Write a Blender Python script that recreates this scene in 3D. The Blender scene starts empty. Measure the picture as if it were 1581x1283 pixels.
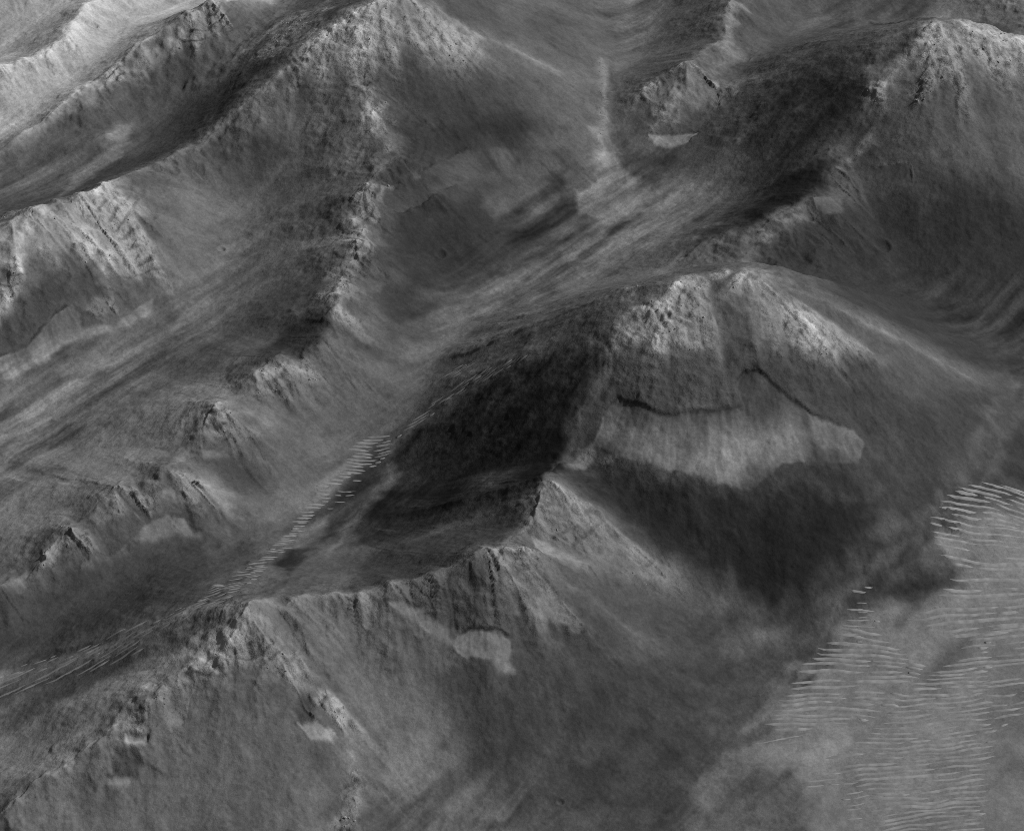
import bpy, math, time
import numpy as np
from mathutils import Vector
T0 = time.time()

# ------------------------------------------------------------------ camera, sky, sun, exposure
scene = bpy.context.scene
PITCH = math.radians(38.0); HFOV = math.radians(25.0); DIST = 4960.0
PW, PH = 1581.0, 1283.0
CAM = np.array([0.0, -DIST * math.cos(PITCH), DIST * math.sin(PITCH)])
cd = bpy.data.cameras.new('camera'); cam = bpy.data.objects.new('camera', cd)
scene.collection.objects.link(cam); scene.camera = cam
cam.location = CAM; cam.rotation_euler = (math.pi / 2 - PITCH, 0, 0)
cd.sensor_fit = 'HORIZONTAL'; cd.angle = HFOV; cd.clip_start = 10; cd.clip_end = 200000

SUN_EL = math.radians(42.0); SUN_AZ = math.radians(16.0)      # azimuth measured from +X towards +Y
SUN_DIR = Vector((math.cos(SUN_EL) * math.cos(SUN_AZ), math.cos(SUN_EL) * math.sin(SUN_AZ), math.sin(SUN_EL)))
w = bpy.data.worlds.new('World'); scene.world = w; w.use_nodes = True
nt = w.node_tree; nt.nodes.clear()
sky = nt.nodes.new('ShaderNodeTexSky'); sky.sky_type = 'NISHITA'; sky.sun_disc = False
sky.sun_elevation = SUN_EL; sky.sun_rotation = math.pi / 2 - SUN_AZ
sky.dust_density = 3.0
bw = nt.nodes.new('ShaderNodeRGBToBW'); bg = nt.nodes.new('ShaderNodeBackground'); wo = nt.nodes.new('ShaderNodeOutputWorld')
bg.inputs['Strength'].default_value = 0.055
nt.links.new(sky.outputs[0], bw.inputs[0]); nt.links.new(bw.outputs[0], bg.inputs['Color']); nt.links.new(bg.outputs[0], wo.inputs[0])
sl = bpy.data.lights.new('sun', 'SUN'); sl.energy = 3.4; sl.angle = math.radians(0.5); sl.color = (1, 1, 1)
sun = bpy.data.objects.new('sun', sl); scene.collection.objects.link(sun)
sun.rotation_euler = SUN_DIR.to_track_quat('Z', 'Y').to_euler(); sun.location = SUN_DIR * 4000
scene.cycles.filter_width = 0.9
scene.cycles.use_denoising = False      # keep the fine grain of the land
vs = scene.view_settings; vs.view_transform = 'Standard'; vs.look = 'None'; vs.exposure = 0.0; vs.gamma = 1.0; vs.use_curve_mapping = False

# ------------------------------------------------------------------ numeric helpers
rng = np.random.default_rng(7)
C, S = math.cos(PITCH), math.sin(PITCH)
TANH = math.tan(HFOV / 2)

def ray(px, py):
    """direction of sight lines through photograph pixels"""
    a = (np.asarray(px, float) - PW / 2) / (PW / 2) * TANH
    b = -(np.asarray(py, float) - PH / 2) / (PW / 2) * TANH
    return np.stack([a, C + b * S, -S + b * C], -1)

def at_height(px, py, h):
    d = ray(px, py)
    t = (np.asarray(h, float) - CAM[2]) / d[..., 2]
    return CAM + d * t[..., None]

_tabs = {}
def vnoise(x, y, seed=0):
    """smooth lattice noise in [-1, 1]"""
    if seed not in _tabs:
        _tabs[seed] = np.random.default_rng(1000 + seed).uniform(-1, 1, (512, 512)).astype(np.float32)
    tab = _tabs[seed]
    xf = np.floor(x); yf = np.floor(y)
    fx = (x - xf).astype(np.float32); fy = (y - yf).astype(np.float32)
    xi = xf.astype(np.int32) & 511; yi = yf.astype(np.int32) & 511
    x1 = (xi + 1) & 511; y1 = (yi + 1) & 511
    fx = fx * fx * fx * (fx * (fx * 6 - 15) + 10); fy = fy * fy * fy * (fy * (fy * 6 - 15) + 10)
    a = tab[yi, xi]; b = tab[yi, x1]; c = tab[y1, xi]; d = tab[y1, x1]
    return (a + (b - a) * fx) * (1 - fy) + (c + (d - c) * fx) * fy

def fbm(x, y, wl, octv=4, seed=0, gain=0.5):
    out = 0; amp = 1.0; tot = 0.0
    ca, sa = math.cos(0.6), math.sin(0.6)
    for o in range(octv):
        out = out + amp * vnoise(x / wl, y / wl, seed + o * 17)
        tot += amp; amp *= gain; wl *= 0.49
        x, y = x * ca - y * sa, x * sa + y * ca
    return out / tot

def sstep(a, b, x):
    t = np.clip((x - a) / (b - a), 0, 1)
    return t * t * (3 - 2 * t)

def blur(a, n, times=2):
    for _ in range(times):
        for ax in (0, 1):
            p = np.pad(a, [(n + 1, n) if k == ax else (0, 0) for k in (0, 1)], mode='edge')
            c = np.cumsum(p, axis=ax, dtype=np.float64)
            if ax == 0: a = (c[2 * n + 1:] - c[:-2 * n - 1]) / (2 * n + 1)
            else: a = (c[:, 2 * n + 1:] - c[:, :-2 * n - 1]) / (2 * n + 1)
    return a.astype(np.float32)

# ------------------------------------------------------------------ grid of the terrain
NU, NV = 1120, 1210
v = np.arange(NV, dtype=np.float64)
YR = -1450 + 2.3 * v + (1.95 / (2 * NV)) * v * v
DYR = np.gradient(YR)
def halfw(y): return TANH * ((y - CAM[1]) * C + CAM[2] * S) * 1.06 + 200
WR = halfw(YR); DW = np.gradient(WR) / DYR
U = np.linspace(-1, 1, NU)
X = (WR[:, None] * U[None, :]).astype(np.float32)
Y = np.repeat(YR[:, None], NU, 1).astype(np.float32)

def to_index(x, y):
    fv = (-2.3 + np.sqrt(2.3 ** 2 + 4 * (1.95 / (2 * NV)) * (np.asarray(y) + 1450))) / (2 * 1.95 / (2 * NV))
    fu = (np.asarray(x) / halfw(np.asarray(y)) + 1) * 0.5 * (NU - 1)
    return fv, fu

def bil(a, fv, fu):
    fv = np.clip(fv, 0, NV - 1.001); fu = np.clip(fu, 0, NU - 1.001)
    i = fv.astype(np.int32); j = fu.astype(np.int32)
    a00 = a[i, j]; dv = (fv - i).astype(np.float32); du = (fu - j).astype(np.float32)
    return (a00 * (1 - du) + a[i, j + 1] * du) * (1 - dv) + (a[i + 1, j] * (1 - du) + a[i + 1, j + 1] * du) * dv

def sample(a, x, y): return bil(a, *to_index(x, y))

def gradient(a):
    du = np.gradient(a, axis=1) / (WR[:, None] * (2.0 / (NU - 1)))
    dv = np.gradient(a, axis=0) / DYR[:, None]
    return du.astype(np.float32), (dv - du * (U[None, :] * DW[:, None])).astype(np.float32)

def box_slices(x0, x1, y0, y1):
    i0 = int(np.searchsorted(YR, y0)); i1 = int(np.searchsorted(YR, y1)) + 1
    i0 = max(i0 - 1, 0); i1 = min(i1, NV)
    if i1 - i0 < 2: return None
    ws = (WR[i0], WR[i1 - 1])
    us = [x / q for x in (x0, x1) for q in ws]
    j0 = int((min(us) + 1) / 2 * (NU - 1)); j1 = int((max(us) + 1) / 2 * (NU - 1)) + 2
    j0 = max(j0, 0); j1 = min(j1, NU)
    if j1 - j0 < 2: return None
    return slice(i0, i1), slice(j0, j1)

# ------------------------------------------------------------------ the ridges: photograph pixel and height of each crest point
# (mountain index, slope on the left of travel, slope on the right, crest points)
RIDGES = [
    # 0 streaked central peak: from its saddle in the south-west over the summit to the eastern toe
    (0, .82, .60, [(868, 706, 168), (890, 672, 182), (908, 640, 196), (915, 598, 222), (938, 538, 285), (1000, 470, 345), (1060, 446, 365), (1112, 429, 375), (1142, 424, 378), (1180, 430, 368), (1230, 456, 330), (1290, 497, 268), (1350, 542, 196), (1430, 592, 108), (1500, 628, 45)]),
    (0, .74, .74, [(1040, 452, 358), (1020, 520, 300), (1010, 580, 245), (1005, 630, 190)]),
    (0, .66, .66, [(1180, 436, 360), (1225, 515, 285), (1260, 590, 200), (1285, 650, 130)]),
    # 1 pointed peak in front of the streaked one, with its eastern flank
    (1, .62, .66, [(868, 706, 168), (852, 730, 200), (840, 742, 232), (880, 766, 208), (930, 812, 160), (985, 862, 105), (1045, 912, 50)]),
    (1, .62, .62, [(840, 742, 232), (824, 790, 205), (800, 826, 195), (772, 842, 226)]),
    # 2 long foreground crest
    (2, .60, .64, [(1010, 1040, 20), (940, 985, 70), (880, 925, 140), (838, 882, 195), (800, 856, 232), (762, 846, 242), (728, 862, 238), (690, 885, 226), (600, 905, 218), (530, 917, 214), (450, 928, 226)]),
    (2, .68, .68, [(735, 862, 236), (770, 910, 190), (800, 950, 140), (830, 1000, 90)]),
    # 3 foreground pyramid with the rocky left crest
    (3, .60, .50, [(450, 928, 226), (385, 936, 248), (384, 968, 226), (372, 990, 212), (340, 1003, 206), (300, 1022, 198), (262, 1043, 190), (212, 1080, 172), (184, 1108, 160), (124, 1164, 130), (60, 1216, 105), (-20, 1270, 80), (-120, 1330, 50)]),
    (3, .62, .62, [(385, 936, 248), (310, 966, 160), (240, 1000, 85), (165, 1046, 15)]),
    (3, .64, .64, [(384, 960, 230), (432, 1005, 195), (470, 1072, 140), (512, 1110, 100), (545, 1200, 60), (540, 1245, 50), (550, 1300, 40)]),
    # 4 serrated chain left of the channel
    (4, .60, .44, [(604, 245, 165), (592, 268, 158), (570, 290, 150), (546, 330, 140), (552, 362, 130), (548, 388, 128), (518, 440, 132), (516, 488, 125), (490, 540, 118), (440, 566, 118), (392, 584, 130), (372, 612, 125), (350, 638, 142), (322, 655, 132), (298, 690, 122), (268, 724, 126), (240, 738, 136), (190, 754, 130), (132, 800, 118), (76, 854, 100), (30, 888, 88), (-40, 930, 75), (-140, 990, 50)]),
    (4, .62, .55, [(350, 638, 142), (385, 658, 105), (422, 682, 62)]),
    (4, .62, .55, [(252, 732, 132), (300, 760, 104), (330, 790, 70), (356, 812, 40)]),
    (4, .60, .60, [(518, 488, 120), (545, 508, 90), (580, 535, 45)]),
    (4, .60, .60, [(392, 584, 128), (440, 590, 100), (480, 600, 70)]),
    (4, .70, .60, [(548, 388, 120), (500, 398, 90), (462, 408, 55)]),
    # 5 great bright-topped mountain at the top
    (5, .60, .85, [(860, 170, 20), (800, 130, 90), (752, 96, 160), (704, 56, 230), (662, 20, 290), (620, -4, 325), (580, 4, 318), (530, 42, 285), (470, 86, 240), (400, 146, 190), (345, 192, 150), (296, 234, 120)]),
    (5, .60, .58, [(580, 4, 318), (558, 70, 262), (552, 120, 222), (560, 152, 210), (584, 190, 190), (600, 222, 172), (604, 245, 165)]),
    (5, .55, .55, [(620, -4, 325), (660, -60, 270), (720, -130, 200), (800, -200, 120)]),
    # 6 pale hill at the left edge
    (6, .58, .60, [(296, 234, 120), (262, 246, 128), (232, 258, 140), (186, 283, 168), (120, 304, 190), (60, 324, 196), (0, 352, 190), (-80, 396, 170), (-180, 450, 120)]),
    (6, .66, .66, [(170, 290, 176), (205, 330, 140), (232, 385, 95), (240, 430, 62)]),
    (6, .66, .66, [(40, 330, 196), (40, 390, 150), (20, 460, 95), (-10, 520, 50)]),
    (6, .66, .66, [(120, 304, 188), (140, 370, 130), (160, 440, 72), (168, 478, 50)]),
    # 7 dark sharp ridge in the upper left
    (7, .66, .66, [(470, -26, 120), (400, 0, 150), (340, 11, 190), (300, 13, 200), (254, 48, 165), (202, 82, 140), (171, 110, 118), (120, 147, 95), (69, 192, 70), (0, 238, 45), (-80, 290, 20)]),
    (7, .60, .60, [(318, 14, 195), (285, 60, 150), (230, 100, 110), (165, 140, 88), (128, 170, 75), (106, 192, 50)]),
    (7, .60, .60, [(165, 215, 55), (130, 226, 52), (92, 236, 36)]),
    # 8 rocky rib between the dark ridge and the great mountain
    (8, .70, .70, [(580, -40, 215), (515, 3, 200), (452, 27, 170), (425, 51, 155), (394, 86, 130), (367, 100, 112), (343, 147, 70), (310, 180, 40)]),
    # 9 pale ridge in the far left corner
    (9, .62, .55, [(200, -80, 90), (150, 0, 100), (132, 18, 104), (110, 40, 106), (104, 60, 112), (72, 76, 112), (36, 92, 110), (0, 108, 108), (-80, 140, 90)]),
    # 10 small hill at the top
    (10, .66, .60, [(1150, -60, 130), (1130, 0, 125), (1114, 34, 120), (1112, 66, 118), (1078, 88, 128), (1058, 107, 138), (1020, 124, 118), (988, 154, 80), (970, 182, 40)]),
    (10, .60, .62, [(1064, 106, 136), (1092, 126, 108), (1130, 152, 65), (1162, 178, 25)]),
    (10, .60, .60, [(1058, 107, 136), (1050, 140, 105), (1040, 180, 55)]),
    # 11 broad bright peak at the right
    (11, .78, .52, [(1106, 375, 110), (1130, 362, 122), (1160, 350, 132), (1204, 332, 140), (1240, 312, 142), (1268, 280, 145), (1282, 248, 150), (1310, 233, 154), (1342, 202, 165), (1364, 184, 168), (1386, 150, 205), (1408, 110, 260), (1428, 70, 315), (1446, 44, 338), (1490, 42, 338), (1540, 56, 320), (1600, 84, 280), (1680, 130, 220), (1780, 190, 140)]),
    (11, .60, .60, [(1446, 44, 338), (1400, 52, 318), (1362, 72, 285), (1330, 104, 240), (1300, 140, 190)]),
    (11, .60, .60, [(1106, 375, 110), (1080, 390, 92), (1040, 414, 68), (990, 446, 40)]),
    (11, .62, .60, [(1220, 345, 125), (1196, 376, 104), (1176, 384, 100), (1152, 404, 88), (1142, 424, 70)]),
    # 12 low scarp behind the great mountain
    (12, .70, .45, [(640, -70, 80), (722, 0, 70), (752, 30, 64), (800, 74, 46), (842, 110, 18)]),
    # 13 distant slope in the upper right corner
    (13, .50, .50, [(1500, -60, 110), (1560, -10, 110), (1640, 30, 110), (1740, 80, 100)]),
    # beyond the frame
    (9, .55, .55, [(-300, -60, 140), (-100, -80, 170), (100, -110, 180), (300, -130, 160), (520, -150, 170)]),
    (13, .5, .5, [(900, -190, 120), (1100, -200, 160), (1300, -150, 190), (1500, -170, 170)]),
]

def spline(P, step=22.0):
    P = np.asarray(P, float); out = []
    Q = np.vstack([2 * P[0] - P[1], P, 2 * P[-1] - P[-2]])
    for k in range(1, len(Q) - 2):
        p0, p1, p2, p3 = Q[k - 1], Q[k], Q[k + 1], Q[k + 2]
        n = max(2, int(np.linalg.norm((p2 - p1)[:2]) / step))
        for t in np.arange(n) / n:
            out.append(.5 * (2 * p1 + (p2 - p0) * t + (2 * p0 - 5 * p1 + 4 * p2 - p3) * t * t + (3 * p1 - p0 - 3 * p2 + p3) * t ** 3))
    out.append(P[-1])
    return np.array(out)

# rugged crests: small knobs and notches along the line, and short spurs running off it
RUGGED = {0: (5, 5), 1: (7, 6), 2: (6, 7), 3: (6, 8), 4: (20, 12), 5: (5, 7), 6: (6, 8), 7: (7, 6), 8: (9, 7), 9: (7, 8), 10: (8, 8), 11: (7, 8)}
LINES = []
for rid, s_l, s_r, pts in RIDGES:
    a = np.array(pts, float)
    Pw = at_height(a[:, 0], a[:, 1], a[:, 2]); Pw[:, 2] = a[:, 2]
    L = spline(Pw)
    kh, kl = RUGGED.get(rid, (3, 4))
    t = np.gradient(L[:, :2], axis=0); t /= np.linalg.norm(t, axis=1, keepdims=True) + 1e-9
    nrm = np.stack([-t[:, 1], t[:, 0]], 1)
    sarr = np.concatenate([[0], np.cumsum(np.linalg.norm(np.diff(L[:, :2], axis=0), axis=1))])
    off = rng.uniform(0, 400)
    big = np.clip(L[:, 2] / 90, 0, 1)
    L[:, 2] += big * kh * (vnoise(sarr / 50 + off, sarr * 0 + off, 2) + .7 * vnoise(sarr / 22 + off, sarr * 0 + off + 9, 2))
    L[:, :2] += (big * kl * (vnoise(sarr / 75 + off, sarr * 0 + off + 5, 2) + .5 * vnoise(sarr / 30 + off, sarr * 0 + off + 14, 2)))[:, None] * nrm
    LINES.append((rid, s_l, s_r, L, None))
    if rid in (12, 13): continue
    q = rng.uniform(20, 70)
    while q < sarr[-1] - 30:
        k = int(np.searchsorted(sarr, q)); h0 = L[k, 2]
        for sd in (1, -1):
            if h0 < 55 or rng.random() < (.8 if rid in (0, 5, 11) else .35): continue
            dirn = nrm[k] * sd + t[k] * rng.normal(0, .35); dirn /= np.linalg.norm(dirn)
            away = dirn[0] < 0 and dirn[1] > 0
            ln = rng.uniform(.25, .60) * h0 * (0.7 if away else 1.0)
            m = 5
            rr = np.linspace(0, 1, m)
            bend = rng.normal(0, .18) * ln
            sp = np.zeros((m, 3))
            sp[:, :2] = L[k, :2] + dirn * (rr * ln)[:, None] + np.array([-dirn[1], dirn[0]]) * (bend * rr ** 2)[:, None]
            sp[:, 2] = h0 - 2 - rr * ln * (s_l + s_r) / 2 * rng.uniform(.74, .90) + rng.normal(0, 1.5, m) * (rr > 0)
            LINES.append((rid, s_l * 1.08, s_r * 1.08, spline(sp, 30), 110.0))
        q += rng.uniform(45, 120)
WX = X + 9 * fbm(X, Y, 130, 3, 3) + 6 * fbm(X, Y, 36, 3, 5, .6)
WY = Y + 9 * fbm(X, Y, 130, 3, 9) + 6 * fbm(X, Y, 36, 3, 11, .6)
KS = 40.0
base = 6 + 7 * fbm(X, Y, 700, 3, 21)
acc = np.exp(base / 10.0); acc2 = np.zeros(X.shape)
top_h = np.full(X.shape, -1e3, np.float32); top_id = np.full(X.shape, -1, np.int16)
crest_d = np.full(X.shape, 1e4, np.float32); crest_h = np.zeros(X.shape, np.float32)
for rid, s_l, s_r, L, reach in LINES:
    R = reach or L[:, 2].max() / min(s_l, s_r) + 190
    sl_ = box_slices(L[:, 0].min() - R, L[:, 0].max() + R, L[:, 1].min() - R, L[:, 1].max() + R)
    if sl_ is None: continue
    bx, by = WX[sl_], WY[sl_]
    bd = np.full(bx.shape, 1e4, np.float32); bh = np.zeros(bx.shape, np.float32); bz = np.full(bx.shape, -1e4, np.float32)
    rnd = 5.0 if reach else 80.0 if rid == 0 else 55.0 if rid in (5, 11) and L[:, 2].max() > 170 else 22.0 if rid == 10 else 7.0
    for ki, (p, q) in enumerate(zip(L[:-1], L[1:])):
        RR = reach or max(p[2], q[2]) / min(s_l, s_r) + 190
        ss = box_slices(min(p[0], q[0]) - RR, max(p[0], q[0]) + RR, min(p[1], q[1]) - RR, max(p[1], q[1]) + RR)
        if ss is None: continue
        lo = (slice(max(ss[0].start - sl_[0].start, 0), ss[0].stop - sl_[0].start), slice(max(ss[1].start - sl_[1].start, 0), ss[1].stop - sl_[1].start))
        x, y = bx[lo], by[lo]
        if x.size == 0: continue
        e = q - p; l2 = e[0] ** 2 + e[1] ** 2 + 1e-9
        dx = x - np.float32(p[0]); dy = y - np.float32(p[1])
        tr = (dx * np.float32(e[0]) + dy * np.float32(e[1])) / np.float32(l2)
        t = np.clip(tr, 0, 1)
        ox = dx - t * np.float32(e[0]); oy = dy - t * np.float32(e[1])
        d2 = ox * ox + oy * oy
        hh = np.float32(p[2]) + t * np.float32(e[2])
        d = np.sqrt(d2)
        side = (np.float32(e[0]) * oy - np.float32(e[1]) * ox) / np.float32(math.sqrt(l2))
        slope = s_r + (s_l - s_r) * (0.5 + 0.5 * side / (d + 1e-3))
        if ki == 0 and L[0, 2] > 100:      # a spur does not run back over the crest it leaves
            cb = np.clip(-tr * np.float32(math.sqrt(l2)) / (d + 1e-3), 0, 1)
            slope = slope + (1.0 - slope) * sstep(0, .6, cb)
        cand = hh - slope * (np.sqrt(d2 + rnd * rnd) - rnd)
        m = cand > bz[lo]
        bz[lo] = np.where(m, cand, bz[lo]); bh[lo] = np.where(m, hh, bh[lo]); bd[lo] = np.minimum(d, bd[lo])
    d = bd
    h = KS * np.logaddexp(0, bz / KS)
    if reach: h = np.maximum(h - 420 * sstep(.45, 1, d / reach), 0) * (d < reach)
    if reach: acc2[sl_] += np.exp(h / 7.0) - 1
    else: acc[sl_] += np.exp(h / 10.0) - 1
    m = h > top_h[sl_]
    top_h[sl_] = np.where(m, h, top_h[sl_]); top_id[sl_] = np.where(m, rid, top_id[sl_])
    m = (d < crest_d[sl_]) & (reach is None)
    crest_d[sl_] = np.where(m, d, crest_d[sl_]); crest_h[sl_] = np.where(m, bh, crest_h[sl_])
H = (7.0 * np.log(np.exp(10.0 * np.log(acc) / 7.0) + acc2)).astype(np.float32)
# creases between slopes are filled with debris; crests stay sharp
for n_ in (5, 10):
    fl = blur(H, n_, 2) - H
    H = (H + .75 * np.maximum(fl - .3, 0)).astype(np.float32)
edge = np.minimum(sstep(1.0, 0.93, np.abs(U))[None, :], (sstep(0, 40, v) * sstep(NV - 1, NV - 60, v))[:, None])
print('ridges', round(time.time() - T0, 1))

# ------------------------------------------------------------------ sight-line hits on the ground (to place traced patches on the land)
def hit(pts):
    a = np.asarray(pts, float); d = ray(a[:, 0], a[:, 1])
    t = (420 - CAM[2]) / d[:, 2]; done = np.zeros(len(a), bool)
    for _ in range(900):
        p = CAM + d * t[:, None]
        g = sample(H0, p[:, 0], p[:, 1])
        done |= p[:, 2] <= g
        if done.all(): break
        t = np.where(done, t, t + np.maximum(2.0, (p[:, 2] - g) * 0.5))
    return (CAM + d * t[:, None])[:, :2]
H0 = H.copy()

# ------------------------------------------------------------------ direction of fall, used for gullies and streaks
gx, gy = gradient(blur(H, 3))
gm = np.sqrt(gx * gx + gy * gy) + 1e-6
a = at_height(np.array([60., 1000.]), np.array([1020., 420.]), np.array([0., 0.]))
ax_ = (a[1] - a[0])[:2]; ax_ /= np.linalg.norm(ax_)
flat = sstep(0.24, 0.08, gm)
sx, sy = -gx / gm, -gy / gm
sg = np.where(sx * ax_[0] + sy * ax_[1] < 0, -1, 1)
fx = sx * sg * (1 - flat) + ax_[0] * flat; fy = sy * sg * (1 - flat) + ax_[1] * flat
fn = np.sqrt(fx * fx + fy * fy) + 1e-6; fx /= fn; fy /= fn
VI, UI = np.meshgrid(np.arange(NV, dtype=np.float32), np.arange(NU, dtype=np.float32), indexing='ij')
stepu = (fx / WR[:, None].astype(np.float32) * (NU - 1) / 2 - fy * (U[None, :] * DW[:, None] / WR[:, None] * (NU - 1) / 2)).astype(np.float32)
stepv = (fy / DYR[:, None]).astype(np.float32)

def smear(noise, length, n):
    out = noise.copy(); ds = length / n
    for sign in (1, -1):
        pv, pu = VI.copy(), UI.copy()
        for k in range(n):
            i = np.clip(pv, 0, NV - 1).astype(np.int32); j = np.clip(pu, 0, NU - 1).astype(np.int32)
            pv += sign * ds * stepv[i, j]; pu += sign * ds * stepu[i, j]
            out += bil(noise, pv, pu)
    out -= blur(out, 40, 1)
    return (out / (out.std() + 1e-6)).astype(np.float32)

N1 = blur(rng.normal(size=X.shape).astype(np.float32), 1, 1); N1 /= N1.std()
N2 = blur(rng.normal(size=X.shape).astype(np.float32), 4, 2); N2 /= N2.std()
fine = smear(N1, 55, 14)
coarse = smear(N2, 110, 14)
del N1, N2
patch = fbm(X, Y, 150, 5, 40)
grain = fbm(X, Y, 26, 3, 60)
print('streaks', round(time.time() - T0, 1))

# ------------------------------------------------------------------ relief: gullies, rock, craters
rel = np.clip(H / np.maximum(crest_h, 40), 0, 1.2)
rock = 0.28 * sstep(0.70, 0.95, rel + 0.16 * patch + 0.05 * coarse) * sstep(80, 160, crest_h)
PATCHES = []   # filled below
def P(points, tone, soft=14, ragged=8, op=1.0, dig=0.0, rocky=None, name=None, streak=0.0, owner=None, line=0.0, lift=0.0, mot=0.0, tone2=None):
    PATCHES.append(dict(mot=mot, tone2=tone2, line=line, lift=lift, p=points, tone=tone, soft=soft, ragged=ragged, op=op, dig=dig, rocky=rocky, name=name, streak=streak, owner=owner))

# --- large areas of differently coloured ground (tone: how bright the level ground would look, 0-255)
P([(-300, -200), (430, -200), (400, 0), (300, 16), (200, 92), (0, 244), (-300, 420)], 138, 40, 10)
P([(300, 30), (420, 20), (560, -10), (470, 90), (300, 240), (150, 290), (0, 345), (0, 240), (170, 130)], 74, 24, 10)
P([(300, 8), (345, 10), (340, 60), (255, 100), (200, 112), (168, 116), (254, 46)], 104, 12, 12, rocky=1.0, name='rock_outcrop', owner=7)
P([(455, 25), (520, 0), (500, 40), (430, 85), (395, 92), (425, 52)], 92, 8, 8, rocky=1.0, name='rock_outcrop', owner=8)
P([(345, 120), (420, 90), (340, 190), (250, 240), (100, 300), (60, 310), (180, 250), (280, 170)], 56, 25, 10, .8)
P([(183, 190), (206, 194), (192, 236), (122, 286), (70, 314), (55, 326), (108, 272), (152, 240), (170, 210)], 96, 10, 6)
P([(470, 60), (600, -10), (680, 20), (770, 104), (700, 108), (620, 96), (560, 122), (470, 112), (430, 120)], 118, 40, 20, rocky=.8, name='rock_outcrop', owner=5)
P([(560, 125), (700, 110), (780, 130), (830, 200), (820, 250), (700, 240), (620, 260), (600, 190)], 62, 50, 14)
P([(640, 200), (720, 170), (810, 190), (810, 240), (740, 222), (690, 245), (640, 275), (600, 300), (590, 270)], 46, 34, 12)
P([(385, 170), (450, 150), (545, 160), (585, 220), (580, 260), (480, 270), (420, 255), (380, 230)], 88, 24, 12)  # tone raised to lighten a flank that falls in shade
P([(370, 230), (390, 210), (440, 215), (445, 240), (400, 255)], 64, 14, 8)
P([(590, 335), (640, 315), (740, 280), (820, 320), (870, 250), (900, 330), (860, 400), (720, 460), (600, 500), (575, 440)], 48, 48, 22)
P([(740, 296), (772, 302), (806, 296), (822, 270), (826, 215), (846, 212), (842, 270), (826, 306), (790, 320), (764, 338), (748, 320)], 72, 10, 7)
P([(840, 60), (1000, -20), (1110, 0), (1000, 110), (960, 200), (870, 200)], 80, 40, 14)
P([(960, 190), (1000, 230), (1080, 240), (1180, 190), (1120, 280), (1000, 300), (960, 260)], 52, 24, 10)
P([(1130, 60), (1200, 40), (1300, -20), (1500, -60), (1420, 20), (1250, 90), (1160, 170)], 72, 30, 14)
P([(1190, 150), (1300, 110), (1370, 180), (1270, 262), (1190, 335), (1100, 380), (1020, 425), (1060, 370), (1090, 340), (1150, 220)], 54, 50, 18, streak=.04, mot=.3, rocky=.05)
P([(1150, 330), (1200, 280), (1260, 256), (1285, 250), (1262, 296), (1200, 330), (1140, 352)], 32, 20, 8)  # shade of the steep west-facing pocket, painted as a darker tone
P([(600, 560), (690, 470), (850, 400), (950, 330), (1050, 260), (1140, 190), (1185, 180), (1100, 340), (1000, 440), (880, 510), (760, 570), (630, 640)], 84, 26, 16, .9)
P([(1370, 70), (1450, 38), (1660, 80), (1660, 140), (1480, 142), (1380, 136), (1340, 118)], 118, 40, 18, rocky=.8, name='rock_outcrop', owner=11)
P([(1335, 112), (1440, 112), (1510, 128), (1440, 142), (1350, 142)], 96, 10, 12, .8, rocky=1.3)
P([(1370, 140), (1480, 145), (1700, 150), (1700, 300), (1450, 270), (1380, 200)], 84, 40, 8)
P([(1240, 320), (1400, 285), (1500, 290), (1700, 330), (1700, 600), (1480, 560), (1300, 460), (1180, 400)], 50, 40, 12)
P([(1400, 34), (1460, -80), (1750, -80), (1750, 90), (1581, 56), (1500, 34)], 108, 24, 10)
P([(1408, 245), (1425, 265), (1460, 310), (1420, 325), (1410, 290)], 66, 10, 5)
P([(1245, 452), (1330, 488), (1420, 530), (1540, 580), (1510, 605), (1400, 562), (1300, 510)], 70, 26, 10)
P([(936, 548), (1000, 466), (1142, 420), (1232, 468), (1345, 548), (1268, 552), (1175, 525), (1100, 550), (1020, 545), (960, 560)], 116, 28, 16, rocky=.75, name='rock_outcrop', owner=0)
P([(1108, 466), (1150, 462), (1172, 520), (1160, 566), (1134, 566), (1122, 520)], 78, 30, 10, rocky=.1)
P([(928, 560), (1020, 552), (1100, 556), (1146, 624), (1100, 634), (1050, 640), (960, 612)], 72, 12, 6, rocky=.3)
P([(1160, 560), (1260, 560), (1350, 560), (1400, 620), (1340, 690), (1270, 640), (1210, 606), (1180, 580)], 60, 24, 8)
P([(925, 645), (955, 612), (1000, 630), (1050, 642), (1100, 634), (1148, 626), (1137, 592), (1150, 574), (1180, 580), (1212, 610), (1262, 640), (1300, 656), (1336, 690), (1330, 722), (1262, 722), (1215, 718), (1190, 736), (1150, 753), (1100, 748), (1040, 726), (970, 706), (920, 686)], 66, 5, 4, 1, dig=5, rocky=0, name='sand_apron', streak=.045, owner=0, tone2=112)
P([(1245, 640), (1300, 656), (1345, 690), (1335, 728), (1280, 728)], 72, 34, 8, .7)
P([(880, 735), (920, 692), (1040, 733), (1140, 762), (1225, 730), (1330, 735), (1410, 760), (1350, 850), (1280, 920), (1200, 970), (1120, 910), (1010, 860), (930, 790)], 41, 46, 22)
P([(1170, 830), (1300, 800), (1290, 890), (1230, 940), (1180, 920), (1160, 880)], 35, 44, 14)
P([(1190, 735), (1230, 728), (1290, 755), (1330, 770), (1240, 760), (1200, 760)], 62, 10, 8, .8)
P([(1400, 600), (1560, 600), (1560, 680), (1460, 780), (1380, 800), (1380, 700)], 56, 40, 16)
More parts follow.
